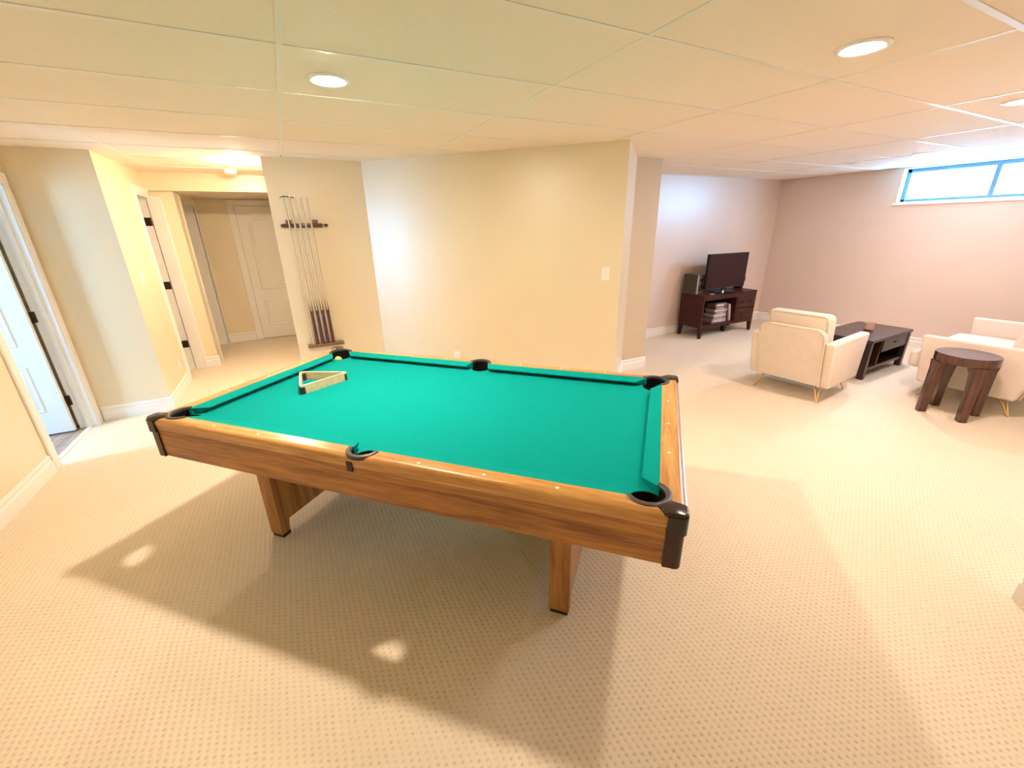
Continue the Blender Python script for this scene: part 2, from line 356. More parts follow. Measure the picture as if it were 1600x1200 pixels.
# shell of the rooms beyond the doors
y0, y1, z0, z1 = WIN_W
bm = box(-4.32, -4.2, -0.3, y0, 0, ZS); bbox(bm, -4.32, -4.2, y1, 2.9, 0, ZS); bbox(bm, -4.32, -4.2, y0, y1, 0, z0); bbox(bm, -4.32, -4.2, y0, y1, z1, ZS)
struct('wall_side_room_west', bm, 'wall_white', 'white window wall of the room beyond the left door', 'wall')
wall('wall_side_room_south', rect(-4.32, -2.55, -0.4, -0.3), 'white wall of the room beyond the left door', 'wall_white')
wall('wall_closet_west', rect(-5.02, -4.9, 3.0, 5.9), 'wall of the dark room beyond the hallway door')

# ceiling: slab, tiles and white grid bars
ce = struct('ceiling', box(-5.1, 7.1, -4.9, 6.2, ZS, ZS+0.1), 'slab', 'suspended ceiling of large cream tiles in a white metal grid', 'ceiling')
GX = [-2.92+1.2175*i for i in range(0, 9)]
GY = [-0.018+0.6365*j for j in range(-8, 8)]
def inside(x, y):
    if y > 4.36: return False
    if x < -2.43 or x > 6.9: return False
    if x < -1.878: return y < 2.9
    if y > 2.808: return x < -0.656
    if x > 2.13 and y < -1.87: return False
    # core behind diagonal wall
    d = (x-A_CORNER[0])*nb[0]+(y-A_CORNER[1])*nb[1]
    if d > 0 and x < 3.106 and y > B_CORNER[1]:
        s = (x-B_CORNER[0])*CT-(y-B_CORNER[1])*ST
        if s < 0 or y > 1.555: return False
    return y < 2.618 or x < -0.656
tile0 = obj('ceiling_tile', box(0.004, 1.2135, 0.004, 0.6325, ZC, ZC+0.012, bev=0.003, seg=1), 'tile', ce)
first = True
for i in range(len(GX)-1):
    for j in range(len(GY)-1):
        hits = [inside(GX[i]+1.2175*a, GY[j]+.6365*b_) for a in (.03, .25, .5, .75, .97) for b_ in (.03, .5, .97)]
        if not any(hits): continue
        if first: tile0.location = (GX[i], GY[j], 0); first = False
        else: inst(tile0, 'ceiling_tile', ce, (GX[i], GY[j], 0))
def bar_run(axis, c, lo, hi):
    if axis == 'x': bm = box(lo, hi, c-0.012, c+0.012, ZC-0.003, ZC+0.004)
    else: bm = box(c-0.012, c+0.012, lo, hi, ZC-0.0025, ZC+0.004)
    obj('grid_bar', bm, 'bar', ce)
for g in GY:
    run = None; x = -2.43
    while x < 6.92:
        ok = inside(x, g)
        if ok and run is None: run = x
        if (not ok) and run is not None: bar_run('x', g, run, x); run = None
        x += 0.05
    if run is not None: bar_run('x', g, run, 6.9)
for g in GX[1:]:
    run = None; y = -4.7
    while y < 4.4:
        ok = inside(g, y)
        if ok and run is None: run = y
        if (not ok) and run is not None: bar_run('y', g, run, y); run = None
        y += 0.05
    if run is not None: bar_run('y', g, run, 4.36)

# baseboards
def baseboard(name, p, q, label, h=0.135):
    p, q = Vector((*p, 0)), Vector((*q, 0)); d = (q-p); L = d.length; d.normalize(); n = Vector((d.y, -d.x, 0))   # n to the right of p->q = into room
    prof = [(0, 0), (0.016, 0), (0.016, h-0.050), (0.009, h-0.042), (0.009, h-0.026), (0.013, h-0.020), (0.013, h-0.014), (0.004, h), (0, h)]
    t = bmesh.new()
    a = [t.verts.new(p+n*u+Vector((0, 0, z))) for u, z in prof]; b = [t.verts.new(q+n*u+Vector((0, 0, z))) for u, z in prof]
    t.faces.new(a); t.faces.new(b); m = len(prof)
    for i in range(m): t.faces.new((a[i], a[(i+1) % m], b[(i+1) % m], b[i]))
    bmesh.ops.recalc_face_normals(t, faces=t.faces)
    return struct(name, t, 'trim', label, 'baseboard')
baseboard('baseboard_west', (-2.43, -4.7), (-2.43, 1.895), 'white baseboard running into the bottom left corner')
baseboard('baseboard_northwest', (-2.411, 2.90), (-1.862, 2.90), 'short white baseboard between the left doorway and hallway corner')
baseboard('baseboard_hall_west', (-1.878, 2.900), (-1.878, 3.784), 'white baseboard along the hallway side wall before its door')
baseboard('baseboard_hall_stub', (-1.77, 4.42), (-1.624, 4.42), 'tiny white baseboard on the narrow hallway stub')
baseboard('baseboard_hall_north', (-1.66, 5.80), (-1.25, 5.80), 'white baseboard on the tan hallway end wall')
baseboard('baseboard_center', (-0.656, 2.808), (0.226, 2.808), 'white baseboard under the cue rack wall')
baseboard('baseboard_diagonal', A_CORNER, B_CORNER, 'white baseboard of the long wall behind the pool table')
baseboard('baseboard_diagonal_end', B_CORNER, C_CORNER, 'white baseboard on the return of the long wall')
baseboard('baseboard_column', (C_CORNER[0], 1.555), (3.122, 1.555), 'short white baseboard at the foot of the narrow column')
baseboard('baseboard_north', (3.106, 2.618), (6.904, 2.618), 'white baseboard behind the television stand')
baseboard('baseboard_east', (6.904, 2.601), (6.904, -1.853), 'white baseboard under the high window')
baseboard('baseboard_southeast', (6.904, -1.87), (2.114, -1.87), 'white baseboard behind the sofa')
baseboard('baseboard_stub_west', (2.13, -1.87), (2.13, -4.7), 'baseboard corner peeking in at the right edge above the carpet')

# ------------------------------------------------------------------ doors
def arch_outline(x0, x1, z0, z1, arch):
    pts = [(x0, z0), (x1, z0), (x1, z1)]
    n = 10
    for k in range(1, n): 
        t = k/n; pts.append((x1+(x0-x1)*t, z1+arch*math.sin(PI*t)**0.9))
    pts.append((x0, z1)); return pts
def inset(pts, d):
    n = len(pts); out = []
    for i in range(n):
        p0, p, p1 = Vector(pts[i-1]), Vector(pts[i]), Vector(pts[(i+1) % n])
        e0, e1 = (p-p0).normalized(), (p1-p).normalized()
        n0, n1 = Vector((-e0.y, e0.x)), Vector((-e1.y, e1.x))
        b = (n0+n1); b /= max(0.3, b.dot(n0)); out.append((p.x+b.x*d, p.y+b.y*d))
    return out
def panel(outline, y, sgn):
    """moulded panel in the xz plane at y, standing out towards sgn*y"""
    t = bmesh.new(); rings = []
    for d, h in ((0, 0), (0.010, 0.007), (0.022, 0.006), (0.030, 0.0015), (0.050, 0.006)):
        pts = inset(outline, d) if d else outline
        rings.append([t.verts.new((p[0], y+sgn*h, p[1])) for p in pts])
    n = len(outline)
    for a, b in zip(rings, rings[1:]):
        for i in range(n): t.faces.new((a[i], a[(i+1) % n], b[(i+1) % n], b[i]))
    t.faces.new(rings[-1]); bmesh.ops.recalc_face_normals(t, faces=t.faces)
    return t
def door_leaf(parent, width, loc, rz, hinge_side_panels=True):
    """leaf local: hinge edge at x=0, leaf runs to +x, thickness 0..0.035 in +y, visible face y=0 side"""
    lf = obj('door_leaf', box(0, width, 0, 0.035, 0.012, 2.03, bev=0.002, seg=1), 'door', parent, loc=loc, rot=(0, 0, rz))
    for z0, z1, ar in ((0.215, 0.63, 0.0), (0.80, 1.78, 0.10)):
        o1 = arch_outline(0.125, width-0.125, z0, z1, ar) if ar else [(0.125, z0), (width-0.125, z0), (width-0.125, z1), (0.125, z1)]
        obj('door_panel', panel(o1, 0.0, -1), 'door', lf)
        obj('door_panel', panel(o1, 0.035, 1), 'door', lf)
    return lf
def casing_bm(boards):
    bm = bmesh.new()
    for b in boards: bbox(bm, *b, bev=0.004, seg=1)
    return bm
# door 1: west wall, opening y 1.97..2.80, hinged on the far jamb, standing open into the side room
d1 = struct('door_1', None, None, 'white panelled door standing open at the far left with bronze hinges', 'door')
door_leaf(d1, 0.80, (-2.565, 2.755, 0), PI)              # runs to -x, its y=0 side... 
obj('door_jamb', box(-2.555, -2.425, 2.785, 2.802, 0, 2.04), 'trim', d1)
obj('door_jamb', box(-2.555, -2.425, 1.968, 1.985, 0, 2.04), 'trim', d1)
obj('door_jamb', box(-2.555, -2.425, 1.985, 2.785, 2.025, 2.042), 'trim', d1)
obj('door_stop', box(-2.505, -2.47, 2.773, 2.786, 0, 2.03), 'trim', d1)
for b in ((-2.43, -2.412, 2.79, 2.868, 0, 2.034), (-2.43, -2.412, 1.90, 1.978, 0, 2.034), (-2.43, -2.412, 1.90, 2.868, 2.035, 2.115)):
    obj('door_casing', box(*b, bev=0.004, seg=1), 'trim', d1)
for z in (1.80, 1.027, 0.281):
    h = obj('hinge', box(-2.572, -2.535, 2.770, 2.7855, z-0.045, z+0.045, bev=0.003, seg=1), 'bronze', d1)
    obj('hinge_knuckle', tube(bmesh.new(), [(-2.562, 2.765, z-0.046), (-2.562, 2.765, z+0.046)], 0.007, 8), 'bronze', h)
# door 2: hallway side wall
d2 = struct('door_2', None, None, 'white cased hallway side door left open with three bronze hinges', 'door')
door_leaf(d2, 0.50, (-2.0, 4.43, 0), PI)
obj('door_jamb', box(-1.992, -1.905, 4.395, 4.42, 0, 2.06), 'trim', d2)
obj('door_jamb', box(-2.005, -1.87, 3.85, 3.865, 0, 2.06), 'trim', d2)
obj('door_jamb', box(-2.005, -1.87, 3.865, 4.395, 2.045, 2.062), 'trim', d2)
for b in ((-1.878, -1.86, 3.785, 3.86, 0, 2.062), (-1.878, -1.86, 3.785, 4.383, 2.063, 2.14), (-1.90, -1.77, 4.384, 4.42, 0, 2.063)):
    obj('door_casing', box(*b, bev=0.004, seg=1), 'trim', d2)
for z in (1.79, 1.07, 0.34):
    h = obj('hinge', box(-1.996, -1.908, 4.388, 4.396, z-0.045, z+0.045, bev=0.003, seg=1), 'bronze', d2)
    obj('hinge_knuckle', tube(bmesh.new(), [(-1.996, 4.387, z-0.046), (-1.996, 4.387, z+0.046)], 0.007, 8), 'bronze', h)
# door 3: opening in the hallway's far left wall, only its far jamb shows
d3 = struct('door_3', None, None, 'white door frame seen edge on at the hallway end, left of tan wall', 'door frame')
obj('door_jamb', box(-1.79, -1.65, 5.70, 5.722, 0, 2.04), 'trim', d3)
obj('door_casing', box(-1.66, -1.64, 5.70, 5.775, 0, 2.11, bev=0.003, seg=1), 'trim', d3)
obj('door_casing', box(-1.64, -1.63, 4.65, 4.725, 0, 2.11, bev=0.003, seg=1), 'trim', d3)
# door 4: closed door in the hallway end wall
d4 = struct('door_4', None, None, 'closed white arch panelled door at the hallway end beside cue rack wall', 'door')
door_leaf(d4, 0.66, (-1.165, 5.775, 0), 0.0)
for b in ((-1.265, -1.17, 5.775, 5.80, 0, 2.034), (-1.265, -0.66, 5.775, 5.80, 2.035, 2.11)):
    obj('door_casing', box(*b, bev=0.004, seg=1), 'trim', d4)

# ------------------------------------------------------------------ window
w1 = struct('window_1', None, None, 'high wide basement window with white frame on the right wall', 'window')
y0, y1, z0, z1 = WIN_E
fx = 7.0
for b in ((6.90, 7.05, y0, y1, z0-0.004, z0+0.010), (6.90, 7.05, y0, y1, z1-0.008, z1+0.004), (6.90, 7.05, y1-0.008, y1+0.004, z0, z1), (6.90, 7.05, y0-0.004, y0+0.008, z0, z1)):
    obj('reveal', box(*b), 'vinyl', w1)
for b in ((fx, fx+0.05, y0, y1, z0+.01, z0+0.045), (fx, fx+0.05, y0, y1, z1-0.055, z1-.008), (fx, fx+0.05, y1-0.055, y1-.008, z0, z1), (fx, fx+0.05, y0+.008, y0+0.05, z0, z1)):
    obj('window_frame', box(*b, bev=0.004, seg=1), 'sash', w1)
ym = 0.118
obj('mullion', box(fx, fx+0.05, ym-0.024, ym+0.024, z0+.04, z1-.05, bev=0.004, seg=1), 'sash', w1)
obj('pane', box(fx+0.022, fx+0.026, ym+0.02, y1-0.05, z0+.04, z1-.05), 'glass', w1)
obj('pane', box(fx+0.022, fx+0.026, y0+.045, ym-0.02, z0+.04, z1-.05), 'glass', w1)
obj('window_sill', box(6.885, 6.91, y0-0.03, y1+0.03, z0-0.035, z0-0.002, bev=0.004, seg=1), 'trim', w1)
for k in range(9):
    obj('ridge', box(6.935, 6.99, y1-0.014, y1-0.007, z0+0.035+k*0.037, z0+0.041+k*0.037), 'vinyl', w1)
# side room window (lights the doorway)
w2 = struct('window_2', None, None, 'daylit window of the room beyond the left door', 'window')
y0, y1, z0, z1 = WIN_W
for b in ((-4.29, -4.24, y0, y1, z0, z0+0.05), (-4.29, -4.24, y0, y1, z1-0.05, z1), (-4.29, -4.24, y1-0.05, y1, z0+.05, z1-.05), (-4.29, -4.24, y0, y0+0.05, z0+.05, z1-.05)):
    obj('window_frame', box(*b, bev=0.004, seg=1), 'vinyl', w2)

# ------------------------------------------------------------------ lamps
lens_warm = emis('warm_lamp_lens', LAMP_WARM, LAMP_E*1.25)
lens_rose = emis('rosy_lamp_lens', LAMP_ROSE, LAMP_E*0.72)
lens_soft = emis('soft_warm_lamp_lens', LAMP_WARM, LAMP_E*0.54)
lens_fill = emis('added_fill_lamp_lens', LAMP_WARM, LAMP_E*0.2)  # only for the added fill lamp behind the camera
lens_off = plain('lamp_lens_unlit', (0.8, 0.74, 0.68), rough=0.4, var=0.02)
def pot_light(x, y, label, lens, grp='recessed ceiling lights', r=0.067):
    t = thing('recessed_light', label, 'ceiling light', (x, y, ZC), 0, grp)
    obj('trim_ring', lathe([(r, 0.002), (r, -0.006), (r+0.012, -0.010), (r+0.03, -0.004), (r+0.03, 0.001)], 36), 'trim', t, smooth=True)
    obj('lens', lathe([(0.0001, -0.016), (r*0.5, -0.014), (r*0.85, -0.009), (r, -0.004)], 20), lens, t, smooth=True)
    return t
pot_light(-0.284, 0.32, 'lit recessed ceiling light above the left half of the pool table', lens_warm)
pot_light(1.602, -0.941, 'large lit recessed ceiling light at upper right, nearest the camera', lens_soft)
pot_light(3.464, -0.92, 'lit recessed ceiling light cut off by the right edge', lens_rose)
pot_light(5.566, 0.312, 'lit recessed ceiling light just left of the high window', lens_rose)
pot_light(5.603, 0.981, 'dim recessed ceiling light in front of the wall corner', lens_off)
pot_light(-0.284, -3.40, 'unseen recessed ceiling light added behind the camera as fill', lens_fill)  # added lamp out of view, brightens the foreground
# hallway flush light and smoke detector
t = thing('flush_light', 'glowing round ceiling light in the hallway before the header beam', 'ceiling light', (-0.865, 3.20, ZC))
obj('base', lathe([(0.001, 0.0), (0.085, 0.0), (0.085, -0.014), (0.07, -0.018), (0.001, -0.018)], 32), 'trim', t, smooth=True)
obj('dome', lathe([(0.075, -0.018), (0.07, -0.028), (0.045, -0.038), (0.001, -0.042)], 32), emis('hall_lamp_glow', (1.0, 0.81, 0.60), 330), t, smooth=True)
t = thing('smoke_detector', 'small white smoke detector on the hallway ceiling by the header beam', 'smoke detector', (-0.99, 3.92, ZC))
obj('housing', lathe([(0.001, 0.0), (0.062, 0.0), (0.062, -0.026), (0.05, -0.040), (0.001, -0.042)], 28), 'plate', t, smooth=True)
obj('test_button', lathe([(0.012, -0.041), (0.012, -0.046), (0.001, -0.046)], 14, c=(0.02, -0.01)), 'trim', t)

# ------------------------------------------------------------------ pool table
PT = thing('pool_table', 'pool table with green felt, oak laminate rails and black corner caps', 'pool table', (0, 0, 0), -TH)
HL, HW = 1.1175, 0.559           # nose lines
OX, OY = 1.265, 0.69             # outside of the rails
IX, IY = 1.180, 0.620            # inner edge of the wood
ZB, ZR = 0.748, 0.790
corner_c = [(sx*1.140, sy*0.583) for sx in (-1, 1) for sy in (-1, 1)]
side_c = [(0, -0.622), (0, 0.622)]
RC, RS_ = 0.066, 0.060
def pocket_cutters(z0=0.5, z1=0.9, extra=0.0):
    return [cyl(x, y, RC+extra, z0, z1) for x, y in corner_c]+[cyl(x, y, RS_+extra, z0, z1) for x, y in side_c]
obj('bed', cut(box(-IX, IX, -IY, IY, ZB-0.03, ZB), pocket_cutters()), 'felt', PT)
# rails
def rail_prof(s, inner, outer):
    pts = [(inner, ZR-0.05), (outer-0.004, ZR-0.055)]
    r = 0.022
    for k in range(0, 7):
        a = PI/2*k/6
        pts.append((outer-r+r*math.cos(a), ZR-r+r*math.sin(a)))
    pts += [(inner, ZR)]
    return [(s*p, z) for p, z in pts]
for s in (-1, 1):
    bm = prism(rail_prof(s, IY, OY), -OX+0.006, OX-0.006, axis='x')
    obj('rail', cut(bm, pocket_cutters()), 'oakx', PT, smooth=True)
for s in (-1, 1):
    bm = prism(rail_prof(s, IX, OX), -IY, IY, axis='y')
    obj('rail', cut(bm, pocket_cutters()), 'oaky', PT, smooth=True)
# cushions
def cushion(pa, pb, na, nb_, axis, s):
    """outer edge pa..pb, nose na..nb_ along axis; s*offset on the other"""
    inner, nose = (IY, HW) if axis == 'x' else (IX, HL)
    sec = [(inner, ZR-0.001, 0), (nose+0.004, ZR-0.011, 1), (nose, ZR-0.015, 1), (nose+0.003, ZR-0.021, 1), (inner-0.012, ZB, .4), (inner, ZB, 0)]
    t = bmesh.new(); A, B = [], []
    for o, z, w in sec:
        a = pa+(na-pa)*w; b = pb+(nb_-pb)*w
        A.append(t.verts.new((a, s*o, z) if axis == 'x' else (s*o, a, z))); B.append(t.verts.new((b, s*o, z) if axis == 'x' else (s*o, b, z)))
    t.faces.new(A); t.faces.new(B); n = len(sec)
    for i in range(n): t.faces.new((A[i], A[(i+1) % n], B[(i+1) % n], B[i]))
    bmesh.ops.recalc_face_normals(t, faces=t.faces)
    ends = [cyl(x, y, RC-0.005, 0.7, 0.85) for x, y in corner_c if x*(pa+pb if axis == 'x' else s) > 0 and (axis == 'y' or y*s > 0)]
    obj('cushion', cut(t, ends), 'felt', PT)
for s in (-1, 1):
    cushion(0.056, 1.100, 0.080, 1.030, 'x', s); cushion(-1.100, -0.056, -1.030, -0.080, 'x', s)
    cushion(-0.540, 0.540, -0.472, 0.472, 'y', s)
# pocket liners and cups
def liner(c, r, a0, a1):
    prof = [(r-0.005, ZR-0.010), (r-0.005, ZR+0.002), (r, ZR+0.006), (r+0.010, ZR+0.006), (r+0.016, ZR+0.002), (r+0.017, ZR-0.012)]
    o = obj('pocket_liner', lathe(prof, 26, c, (a0, a1), close=True), 'liner', PT, smooth=True)
    obj('pocket_wall', lathe([(r-0.004, ZB-0.002), (r-0.004, ZR-0.008), (r+0.002, ZR-0.008), (r+0.002, ZB-0.002)], 26, c, (a0, a1), close=True), 'hole', o, smooth=True)
    cup = lathe([(r-0.001, ZB-0.0006), (r-0.003, ZB-0.001), (r-0.007, ZB-0.074)], 28, c)
    obj('pocket_cup', cup, 'hole', PT, smooth=True)
for (x, y) in corner_c:
    m = math.atan2(y/abs(y), x/abs(x)); liner((x, y), RC, m-math.radians(104), m+math.radians(104))
for (x, y) in side_c:
    m = math.atan2(y, 0); liner((x, y), RS_, m-math.radians(86), m+math.radians(86))
# aprons
ZA = 0.585
for s in (-1, 1):
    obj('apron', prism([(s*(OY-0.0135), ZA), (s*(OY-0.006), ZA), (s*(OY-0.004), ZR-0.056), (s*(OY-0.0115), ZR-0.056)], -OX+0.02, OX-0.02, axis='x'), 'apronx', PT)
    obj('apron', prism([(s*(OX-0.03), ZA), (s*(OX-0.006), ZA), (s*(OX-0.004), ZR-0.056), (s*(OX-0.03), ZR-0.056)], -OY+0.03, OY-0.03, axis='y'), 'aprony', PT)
    obj('rail_trim', box(*(sorted((s*(OX-0.004), s*(OX+0.004)))), -OY+0.062, OY-0.062, ZR-0.030, ZR-0.012, bev=0.003), 'silver', PT)
# corner caps and corner strips
def lshape(off, wing, th, r):
    """rounded L around the +x +y outer corner"""
    X, Y = OX+off, OY+off; pts = [(X-wing, Y)]
    for k in range(7):
        a = PI/2*(1-k/6); pts.append((X-r+r*math.cos(a), Y-r+r*math.sin(a)))
    pts += [(X, Y-wing), (X-th, Y-wing), (X-th, Y-th), (X-wing, Y-th)]
    return pts
for sx in (-1, 1):
    for sy in (-1, 1):
        f = lambda P: [(sx*x, sy*y) for x, y in P]
        bm = prism(f(lshape(0.007, 0.064, 0.012, 0.022)), ZR-0.072, ZR-0.004, bev=0.002, seg=1)
        plate = [(1.172, 0.655), (1.205, OY+0.004), (OX-0.012, OY+0.004), (OX+0.004, OY-0.012), (OX+0.004, 0.632), (1.214, 0.614)]
        merge(bm, prism(f(plate), ZR-0.012, ZR+0.008, bev=0.006, seg=2))
        obj('corner_cap', bm, 'cap', PT, smooth=True)
        obj('corner_strip', prism(f(lshape(0.001, 0.058, 0.012, 0.022)), ZA-0.004, ZR-0.070), 'corner', PT, smooth=True)
# side pocket plates
for s in (-1, 1):
    obj('pocket_plate', prism(rect(-0.045, -0.018, *sorted((s*(OY-0.004), s*(OY+0.004)))), ZR-0.075, ZR-0.028, bev=0.002, seg=1), 'corner', PT)
# sights
s0 = obj('sight', lathe([(0.0065, ZR-0.002), (0.0065, ZR+0.0012), (0.0001, ZR+0.0012)], 12), 'pearl', PT)
SG = [(2*HL*(k/8-.5), s*(HW+0.094)) for k in (1, 2, 3, 5, 6, 7) for s in (-1, 1)]+[(s*(HL+0.094), 2*HW*(k/4-.5)) for k in (1, 2, 3) for s in (-1, 1)]
for i, (x, y) in enumerate(SG):
    if i == 0: s0.location = (x, y, 0)
    else: inst(s0, 'sight', PT, (x, y, 0))
# pedestal legs
def leg(x0, x1):
    pts = [(-0.49, 0.022), (-0.435, 0.022), (-0.425, 0.095), (0.425, 0.095), (0.435, 0.022), (0.49, 0.022), (0.49, ZB-0.04), (-0.49, ZB-0.04)]
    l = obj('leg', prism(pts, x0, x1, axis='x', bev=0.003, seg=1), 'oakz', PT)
    for s in (-1, 1): obj('foot', box(x0+0.006, x1-0.006, *sorted((s*0.484, s*0.43)), 0.0, 0.022), 'corner', l)
leg(-0.878, -0.79); leg(0.776, 0.868)
obj('frame_rail', box(-1.1, 1.1, -0.04, 0.04, ZB-0.13, ZB-0.035), 'inside', PT)

# rack and ball
def to_r(x, y, z): a = t2r(x, y); return (a[0], a[1], z)
tri = [Vector((-0.825, -0.140)), Vector((-0.732, 0.180)), Vector((-1.052, 0.092))]
tc_ = sum(tri, Vector((0, 0)))/3
def round_tri(scale_in, rr, n=5):
    out = []
    P = [tc_+(p-tc_)*scale_in-tc_ for p in tri]
    for i in range(3):
        a, b, c = P[i-1], P[i], P[(i+1) % 3]
        d0, d1 = (a-b).normalized(), (c-b).normalized()
        s = b+d0*rr; e = b+d1*rr
        for k in range(n+1):
            t = k/n; q = s*(1-t)**2+b*2*t*(1-t)+e*t*t; out.append((q.x, q.y))
    return out
ra = thing('billiard_rack', 'pale wooden triangle rack lying on the green felt', 'rack', to_r(tc_.x, tc_.y, ZB), -TH)
o_, i_ = round_tri(1.0, 0.035), round_tri(0.86, 0.022)
t = bmesh.new(); n = len(o_)
R4 = [[t.verts.new((x, y, z)) for x, y in L_] for L_, z in ((o_, 0.001), (o_, 0.054), (i_, 0.054), (i_, 0.001))]
for a, b in zip(R4, R4[1:]+R4[:1]):
    for k in range(n): t.faces.new((a[k], a[(k+1) % n], b[(k+1) % n], b[k]))
bmesh.ops.recalc_face_normals(t, faces=t.faces)
obj('frame', t, 'maple', ra)
for i in range(3):
    q0 = o_[i*6:(i+1)*6]
    mid = Vector(tri[i]-tc_); 
    outer = [(x*1.006, y*1.006) for x, y in q0]; inn = [(x*0.93, y*0.93) for x, y in q0]
    obj('corner_joint', prism(outer+inn[::-1], 0.002, 0.044), 'walnut', ra)
    q1 = i_[i*6:(i+1)*6]
    obj('corner_peg', prism([(x*0.995, y*0.995) for x, y in q1]+[(q1[-1][0]*.93, q1[-1][1]*.93), (q1[0][0]*.93, q1[0][1]*.93)], 0.004, 0.046), 'walnut', ra)
obj('pocket_net', cyl(-1.140, 0.583, 0.063, ZB-0.052, ZB-0.0465), 'hole', PT)
bl = thing('billiard_ball', 'yellow billiard ball resting in the far left corner pocket', 'ball', to_r(-1.148, 0.556, ZB-0.016))
s_ = bmesh.new(); bmesh.ops.create_uvsphere(s_, u_segments=28, v_segments=16, radius=0.0285); obj('ball', s_, 'ball', bl, smooth=True)

# ------------------------------------------------------------------ cue rack and cues
YW = 2.808
cr = thing('cue_rack', 'dark wooden wall rack with top bar and lower shelf for cues', 'cue rack', (-0.385, YW, 0))
bar = box(-0.195, 0.165, -0.052, -0.02, 1.69, 1.728, bev=0.008, seg=2)
obj('top_bar', bar, 'rackwood', cr, smooth=True)
obj('bar_finial', lathe([(0.001, -0.028), (0.012, -0.022), (0.017, -0.008), (0.010, 0.004), (0.015, 0.012)], 14), 'rackwood', cr, smooth=True, loc=(0.188, -0.036, 1.709), rot=(0, -PI/2, 0))
obj('bar_finial', lathe([(0.001, -0.020), (0.012, -0.014), (0.016, -0.004), (0.012, 0.004)], 14), 'rackwood', cr, smooth=True, loc=(-0.196, -0.036, 1.709), rot=(0, PI/2, 0))
for x in (-0.165, 0.075): obj('wall_bracket', box(x, x+0.05, -0.03, 0, 1.70, 1.762, bev=0.004, seg=1), 'shelfwood', cr)
obj('lower_shelf', box(-0.18, 0.185, -0.085, 0, 0.482, 0.512, bev=0.007, seg=2), 'shelfwood', cr, smooth=True)
bx = [-0.466, -0.411, -0.359, -0.307]; tx = [-0.474, -0.430, -0.379, -0.328]
words = ['first billiard cue to the right of the bridge stick in wall rack', 'second billiard cue to the right of the bridge stick in wall rack',
         'third billiard cue to the right of the bridge stick in wall rack', 'rightmost billiard cue in the wall rack, its butt dark brown']
for i in range(4):
    x0, x1 = bx[i], tx[i]; yb, yt = YW-0.052, YW-0.066
    c = thing('billiard_cue', words[i], 'cue', (x0, yb, 0.512), 0, 'billiard cues standing in the wall rack')
    H = 1.985-0.512; L = lambda z: ((x1-x0)*z/H, (yt-yb)*z/H, z)
    obj('butt', tube(bmesh.new(), [L(0.0), L(0.012), L(0.36)], [0.017, 0.0185, 0.0145], 14), 'butt', c, smooth=True)
    obj('shaft', tube(bmesh.new(), [L(0.36), L(0.7), L(H-0.02)], [0.0142, 0.0112, 0.0075], 14), 'shaft', c, smooth=True)
    for k in range(4):   # splice points
        a = PI/2*k+0.6
        pts = [(L(0.33)[0]+0.0150*math.cos(a), L(0.33)[1]+0.0150*math.sin(a), 0.33), (L(0.47)[0]+0.0134*math.cos(a), L(0.47)[1]+0.0134*math.sin(a), 0.47)]
        obj('splice_point', tube(bmesh.new(), pts, [0.006, 0.0008], 6), 'butt', c)
    obj('tip', tube(bmesh.new(), [L(H-0.02), L(H)], [0.0076, 0.007], 12), 'pearl', c, smooth=True)
bs = thing('bridge_stick', 'thin bridge stick with crossed head, leftmost in the wall rack', 'bridge stick', (-0.505, YW-0.045, 0.512))
H = 1.968-0.512; L = lambda z: (-0.02*z/H, -0.018*z/H, z)
obj('shaft', tube(bmesh.new(), [L(0), L(0.4), L(H)], [0.0095, 0.009, 0.0065], 12), 'shaft', bs, smooth=True)
obj('bridge_head', tube(bmesh.new(), [(-0.055, -0.02, H-0.008), (-0.02, -0.024, H+0.002), (0.08, -0.02, H-0.01)], [0.0035, 0.005, 0.0035], 8), 'rubber', bs, smooth=True)

# ------------------------------------------------------------------ switches and outlets
def switch_plate(name, label, cat, loc, rz, outlet=False):
    t = thing(name, label, cat, loc, rz)     # local: faces -y
    obj('plate', box(-0.036, 0.036, -0.006, 0, -0.058, 0.058, bev=0.003), 'plate', t)
    if outlet:
        for z in (-0.022, 0.022): obj('socket', box(-0.015, 0.015, -0.009, -0.005, z-0.014, z+0.014, bev=0.003), 'trim', t)
    else: obj('rocker', box(-0.015, 0.015, -0.010, -0.005, -0.032, 0.032, bev=0.002), 'trim', t)
px, py = t2r(0.632, 2.106)
switch_plate('light_switch', 'white light switch near the right end of the long wall', 'light switch', (px, py, 1.241), -TH)
px, py = t2r(-0.93, 2.106)
switch_plate('wall_outlet', 'white wall outlet low on the long wall just above the table rail', 'outlet', (px, py, 0.327), -TH, True)
switch_plate('light_switch', 'white light switch on the hallway side wall left of its door', 'light switch', (-1.878, 3.22, 1.26), PI/2)
switch_plate('wall_outlet', 'white wall outlet low on the hallway side wall near its baseboard', 'outlet', (-1.878, 3.56, 0.30), PI/2, True)

